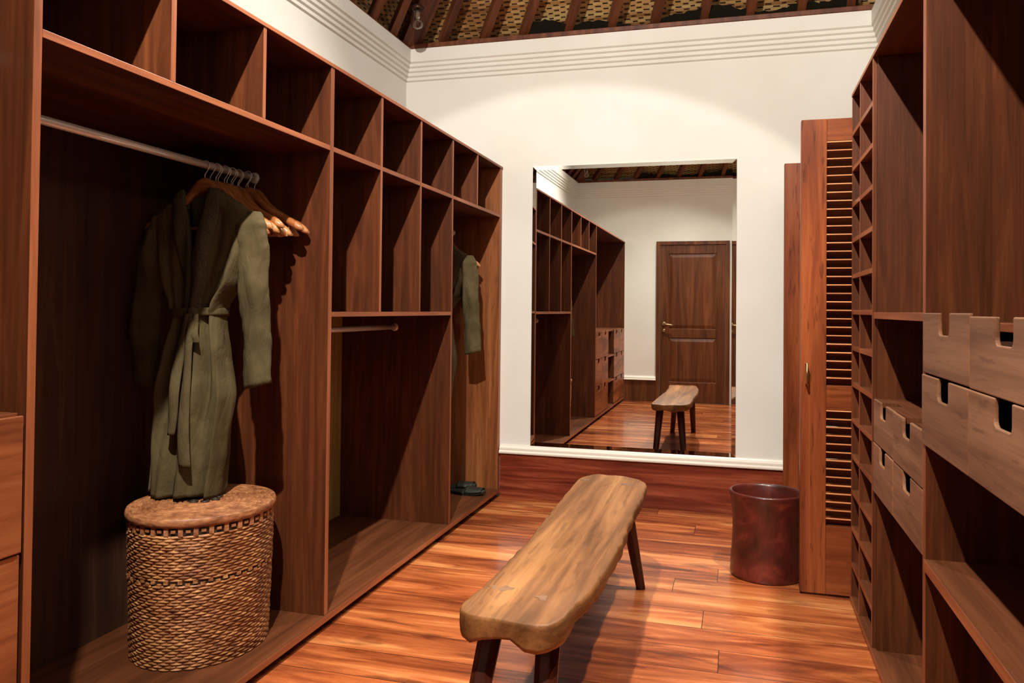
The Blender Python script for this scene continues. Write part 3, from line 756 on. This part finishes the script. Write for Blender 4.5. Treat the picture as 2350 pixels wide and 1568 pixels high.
def band(z0, z1, step, r_, key):
    mb = MB(); mb.lathe([(r_ - .012, z0), (r_ - .012, z1)], 64, bx, by, rx, ry, capb=False, capt=False, m=0); n = 64
    for k in range(n):
        g0, g1 = 2 * math.pi * k / n, 2 * math.pi * (k + .62) / n
        bars = [(z0 + .0, z1 - .0)] if not key else ([(z0, z1)] if k % 2 == 0 else [(z0 + .010, z0 + .018)])
        if not key: bars = [(z0, z0 + (z1 - z0) * .55)] if k % 2 else [(z0 + (z1 - z0) * .45, z1)]
        for a, b in bars:
            q = len(mb.v)
            for g in (g0, g1):
                for z in (a, b): mb.v.append((bx + (rx * r_ + .003) * math.cos(g), by + (ry * r_ + .003) * math.sin(g), z))
            for g in (g0, g1):
                for z in (a, b): mb.v.append((bx + (rx * r_ - .003) * math.cos(g), by + (ry * r_ - .003) * math.sin(g), z))
            mb.face((q, q + 2, q + 3, q + 1), 1); mb.face((q + 1, q + 3, q + 7, q + 5), 1); mb.face((q, q + 4, q + 6, q + 2), 1); mb.face((q + 4, q, q + 1, q + 5), 1); mb.face((q + 2, q + 6, q + 7, q + 3), 1)
    return mb
band(zm - .008, zm + .008, 0, .986, False).build('dark_band', [RATDARK, RATTAN], bk)
band(zt, zt + .028, 0, 1.0, True).build('key_pattern_band', [RATDARK, RATLID], bk)
lid_z = zt + .028
prof = [(1.0, lid_z - .004), (1.035, lid_z), (1.045, lid_z + .012), (1.035, lid_z + .020)]
ncoil = 15
for i in range(ncoil):
    r_ = 1.03 * (1 - i / ncoil); zz = lid_z + .021 + .006 * math.sin((i / ncoil) * 1.5)
    prof += [(r_ - .006, zz + .0035), (r_ - .034, zz + .0042), (r_ - .056, zz - .0005)]
prof = [p for p in prof if p[0] > .02]
lid = MB().lathe(prof, 120, bx, by, rx, ry, jit=lambda i, k: .004 if (k + i // 3) % 2 and i > 3 else 0).build('lid', RATLID, bk)
q = MB()
for g in range(8):
    a = g * math.pi / 4; c = (bx + .045 * math.cos(a), by + .05 * math.sin(a)); P = [(c[0] + .012 * math.cos(t), c[1] + .012 * math.sin(t), lid_z + .032) for t in [2 * math.pi * i / 10 for i in range(11)]]
    q.tube(P, .0035, 6)
q.build('lid_ring', RATDARK, lid)

# ------------------------------------------------------------------ bench
bn = thing('wooden_bench', (-.50, 2.6, 0), 'narrow worn plank bench on splayed dark legs in the middle of the floor', 'bench')
def outline():
    """plan of the seat, near end first; each point (x, y)"""
    L = [(-.632, 1.800), (-.640, 1.83), (-.628, 1.95), (-.618, 2.12), (-.622, 2.30), (-.616, 2.42), (-.626, 2.52), (-.628, 2.66), (-.634, 2.80), (-.636, 2.96), (-.640, 3.12), (-.645, 3.28), (-.640, 3.40), (-.622, 3.462)]
    T = [(-.58, 3.486), (-.50, 3.472), (-.43, 3.452), (-.395, 3.43), (-.365, 3.385)]
    Rr = [(-.352, 3.30), (-.348, 3.12), (-.352, 2.95), (-.346, 2.76), (-.342, 2.56), (-.340, 2.36), (-.345, 2.20), (-.352, 2.06), (-.368, 1.93), (-.384, 1.80)]
    Bt = [(-.396, 1.768), (-.43, 1.752), (-.455, 1.772), (-.49, 1.768), (-.53, 1.788), (-.565, 1.778), (-.60, 1.772)]
    P = L + T + Rr + Bt; out = []
    for i, p in enumerate(P):
        q = P[(i + 1) % len(P)]
        d = math.dist(p, q); k = max(1, int(d / .028))
        for j in range(k):
            u = j / k; out.append((p[0] + (q[0] - p[0]) * u, p[1] + (q[1] - p[1]) * u))
    for _ in range(2): out = [((out[i - 1][0] + 2 * out[i][0] + out[(i + 1) % len(out)][0]) / 4, (out[i - 1][1] + 2 * out[i][1] + out[(i + 1) % len(out)][1]) / 4) for i in range(len(out))]
    out.reverse(); return [(x + .006 * mnoise.noise((x * 22, y * 22, 0)), y + .006 * mnoise.noise((x * 22, y * 22, 5))) for x, y in out]
ol = outline(); n = len(ol); cxm = -.492
def spine(y): return -.494
mb = MB(); zt_, zb_ = .452, .388
def thick(y): return .050 + .008 * max(0, 1 - abs(y - 1.80) / .25) 
layers = [(.72, 'b', 0), (.955, 'b', .002), (.985, 'm', .20), (1.0, 'm', .55), (.998, 'm', .84), (.980, 't', 0.0015), (.955, 't', 0), (.90, 't', 0), (.80, 't', 0), (.66, 't', 0), (.5, 't', 0), (.34, 't', 0), (.17, 't', 0)]
for s_, kind, q in layers:
    for x, y in ol:
        sx = spine(y) + (x - spine(y)) * s_
        yc = 2.62; inset = (1 - s_) * .18; yy = yc + (y - yc) * (1 - inset * .35) if kind != 't' else yc + (y - yc) * (1 - (1 - s_) * .10)
        zl = zt_ - thick(y) + .014 * mnoise.noise((sx * 16, yy * 9, 3.3)) - (.012 * max(0, 1 - abs(y - 1.78) / .12) * (1 if sx > -.46 else -.6 if sx > -.58 else .3))
        z = {'b': zl + q, 'm': zl + (zt_ - zl) * q, 't': zt_ - q}[kind] + (.0035 * mnoise.noise((sx * 18, yy * 6, 1)) + .002 * mnoise.noise((sx * 60, yy * 30, 2)) if kind != 'b' else 0)
        if kind == 't' or q > .8: z -= .004 * math.exp(-((yy - 2.6) / .5) ** 2)
        mb.v.append((sx, yy, z))
for j in range(len(layers) - 1):
    for i in range(n): i2 = (i + 1) % n; mb.face((j * n + i, j * n + i2, (j + 1) * n + i2, (j + 1) * n + i), 0, True)
e = (len(layers) - 1) * n
def zipcap(base, flip):
    # left and right halves of the ring joined by a strip of quads
    idx = list(range(n)); ymin = min(idx, key=lambda i: ol[i][1]); h_ = n // 2
    a = [(ymin + i) % n for i in range(h_ + 1)]; b = [(ymin - i) % n for i in range(n - h_ + 1)]
    m_ = min(len(a), len(b)) - 1
    for i in range(m_):
        f_ = [base + a[i], base + a[i + 1], base + b[i + 1], base + b[i]]
        f_ = list(dict.fromkeys(f_))
        if len(f_) > 2: mb.face(f_ if flip else f_[::-1], 0, True)
zipcap(e, True); zipcap(0, False)
seat = mb.build('seat', W_BENCH, bn)
for (x, y) in ((-.576, 1.983), (-.446, 1.944), (-.598, 3.336), (-.431, 3.305)):
    q = MB(); q.lathe([(.030, .440), (.030, .4515), (.027, .4520)], 18, x, y, 1, .62, jit=lambda i, k: .005 * math.sin(k * 2.3) + .004 * math.cos(k * .9)); q.build('tenon', W_TENON, seat)
def leg(x0, y0, x1, y1, r0, r1):
    mb = MB(); k = 6; m = 8
    for j in range(k + 1):
        u = j / k; x, y, z = x0 + (x1 - x0) * u, y0 + (y1 - y0) * u, .41 * (1 - u); r_ = r0 + (r1 - r0) * u
        for i in range(m):
            g = 2 * math.pi * (i + .5) / m; mb.v.append((x + r_ * math.cos(g) * (1.06 if i % 2 else .98), y + r_ * math.sin(g), z + .004 * 0))
    for j in range(k):
        for i in range(m): i2 = (i + 1) % m; mb.face((j * m + i2, j * m + i, (j + 1) * m + i, (j + 1) * m + i2))
    mb.face(list(range(m))); mb.face([k * m + i for i in reversed(range(m))])
    mb.build('leg', W_LEG, bn, bevel=.002)
leg(-.568, 1.90, -.610, 1.72, .031, .022); leg(-.425, 1.875, -.415, 1.70, .031, .022)
leg(-.585, 3.26, -.610, 3.43, .030, .020); leg(-.435, 3.24, -.388, 3.42, .030, .020)

# ------------------------------------------------------------------ waste bin
bn_ = thing('waste_bin', (.118, 3.768, 0), 'round waisted red-brown lacquered bin on the floor behind the louvred door', 'bin')
P = [(.146, 0), (.1515, .004), (.1535, .015), (.151, .06), (.146, .13), (.1425, .20), (.1435, .26), (.149, .32), (.156, .352), (.158, .360), (.157, .366), (.152, .369), (.146, .366), (.143, .358), (.137, .32), (.130, .20), (.136, .03), (.10, .02), (.004, .02)]
MB().lathe(P, 72, .118, 3.768, capt=True).build('bin_body', LACQ, bn_)

# ------------------------------------------------------------------ slippers
def make_slipper():
    root = thing('slipper', (0, 0, 0), 'x', 'slipper')
    def ol2(g):
        x = .132 * math.cos(g); return x, (.046 - .010 * (x < -.02) * min(1, (-x - .02) / .06)) * math.sin(g) + .004 * math.sin(2 * g)
    mb = MB(); n = 40
    for z, s_ in ((0, .95), (.004, 1), (.016, 1.0), (.021, .96), (.021, .5), (.021, .05)):
        for k in range(n): x, y = ol2(2 * math.pi * k / n); mb.v.append((x * s_, y * s_, z + (.012 * max(0, x / .13) ** 3)))
    for j in range(5):
        for k in range(n): k2 = (k + 1) % n; mb.face((j * n + k, j * n + k2, (j + 1) * n + k2, (j + 1) * n + k), 0, True)
    mb.face([k for k in reversed(range(n))]); mb.build('sole', SLIP, root, local=True)
    def up(u, v):
        x = .015 + .10 * v; a = math.pi * u; wd = .050 * (1 - .35 * v ** 3); return (x, wd * math.cos(a), .014 + (.034 - .016 * v) * math.sin(a) ** .8 + .010 * v * v)
    MB().grid(up, 14, 10).build('upper', SLIP, root, local=True, solid=.005)
    return root
sl = make_slipper(); sl.location = (-1.565, 4.60, zB1); sl.rotation_euler.z = R(-4); sl['label'] = 'dark green slipper nearer the front of the far wardrobe compartment'; sl['group'] = 'pair of dark slippers'
s2 = dup(sl); s2.location = (-1.66, 4.705, zB1); s2.rotation_euler = (0, R(-3), R(6)); s2['label'] = 'dark green slipper lying behind the other at the end panel'

# ------------------------------------------------------------------ lamps on the hip rafters
BRONZE = plain('dark bronze', sr(70, 40, 28), .4, .6)
def make_lamp(loc, name_label):
    root = thing('hip_lamp', loc, name_label, 'lamp')
    q = MB(); q.lathe([(.036, .050), (.038, .062), (.03, .075), (.02, .082)], 20); q.build('lamp_holder', BRONZE, root, local=True)
    q = MB(); q.lathe([(.022, .055), (.034, .030), (.042, -.005), (.040, -.035), (.026, -.058), (.004, -.066)], 24); q.build('glass_shade', GLASS, root, local=True, solid=.002)
    q = MB(); q.lathe([(.010, .05), (.012, .03), (.016, .012), (.015, 0), (.008, -.012), (.002, -.016)], 14); q.build('bulb', BULB, root, local=True)
    return root
def hip(t, c): p = c.lerp(APEX, t); return p
make_lamp(Vector((-1.872, -.49, 2.905)), 'clear glass lamp under the hip rafter above the far door wall, seen in the mirror')
p = Vector((-1.872, 4.52, 2.905)); lp = make_lamp(p, 'clear glass lamp hanging under the hip rafter in the back left corner')
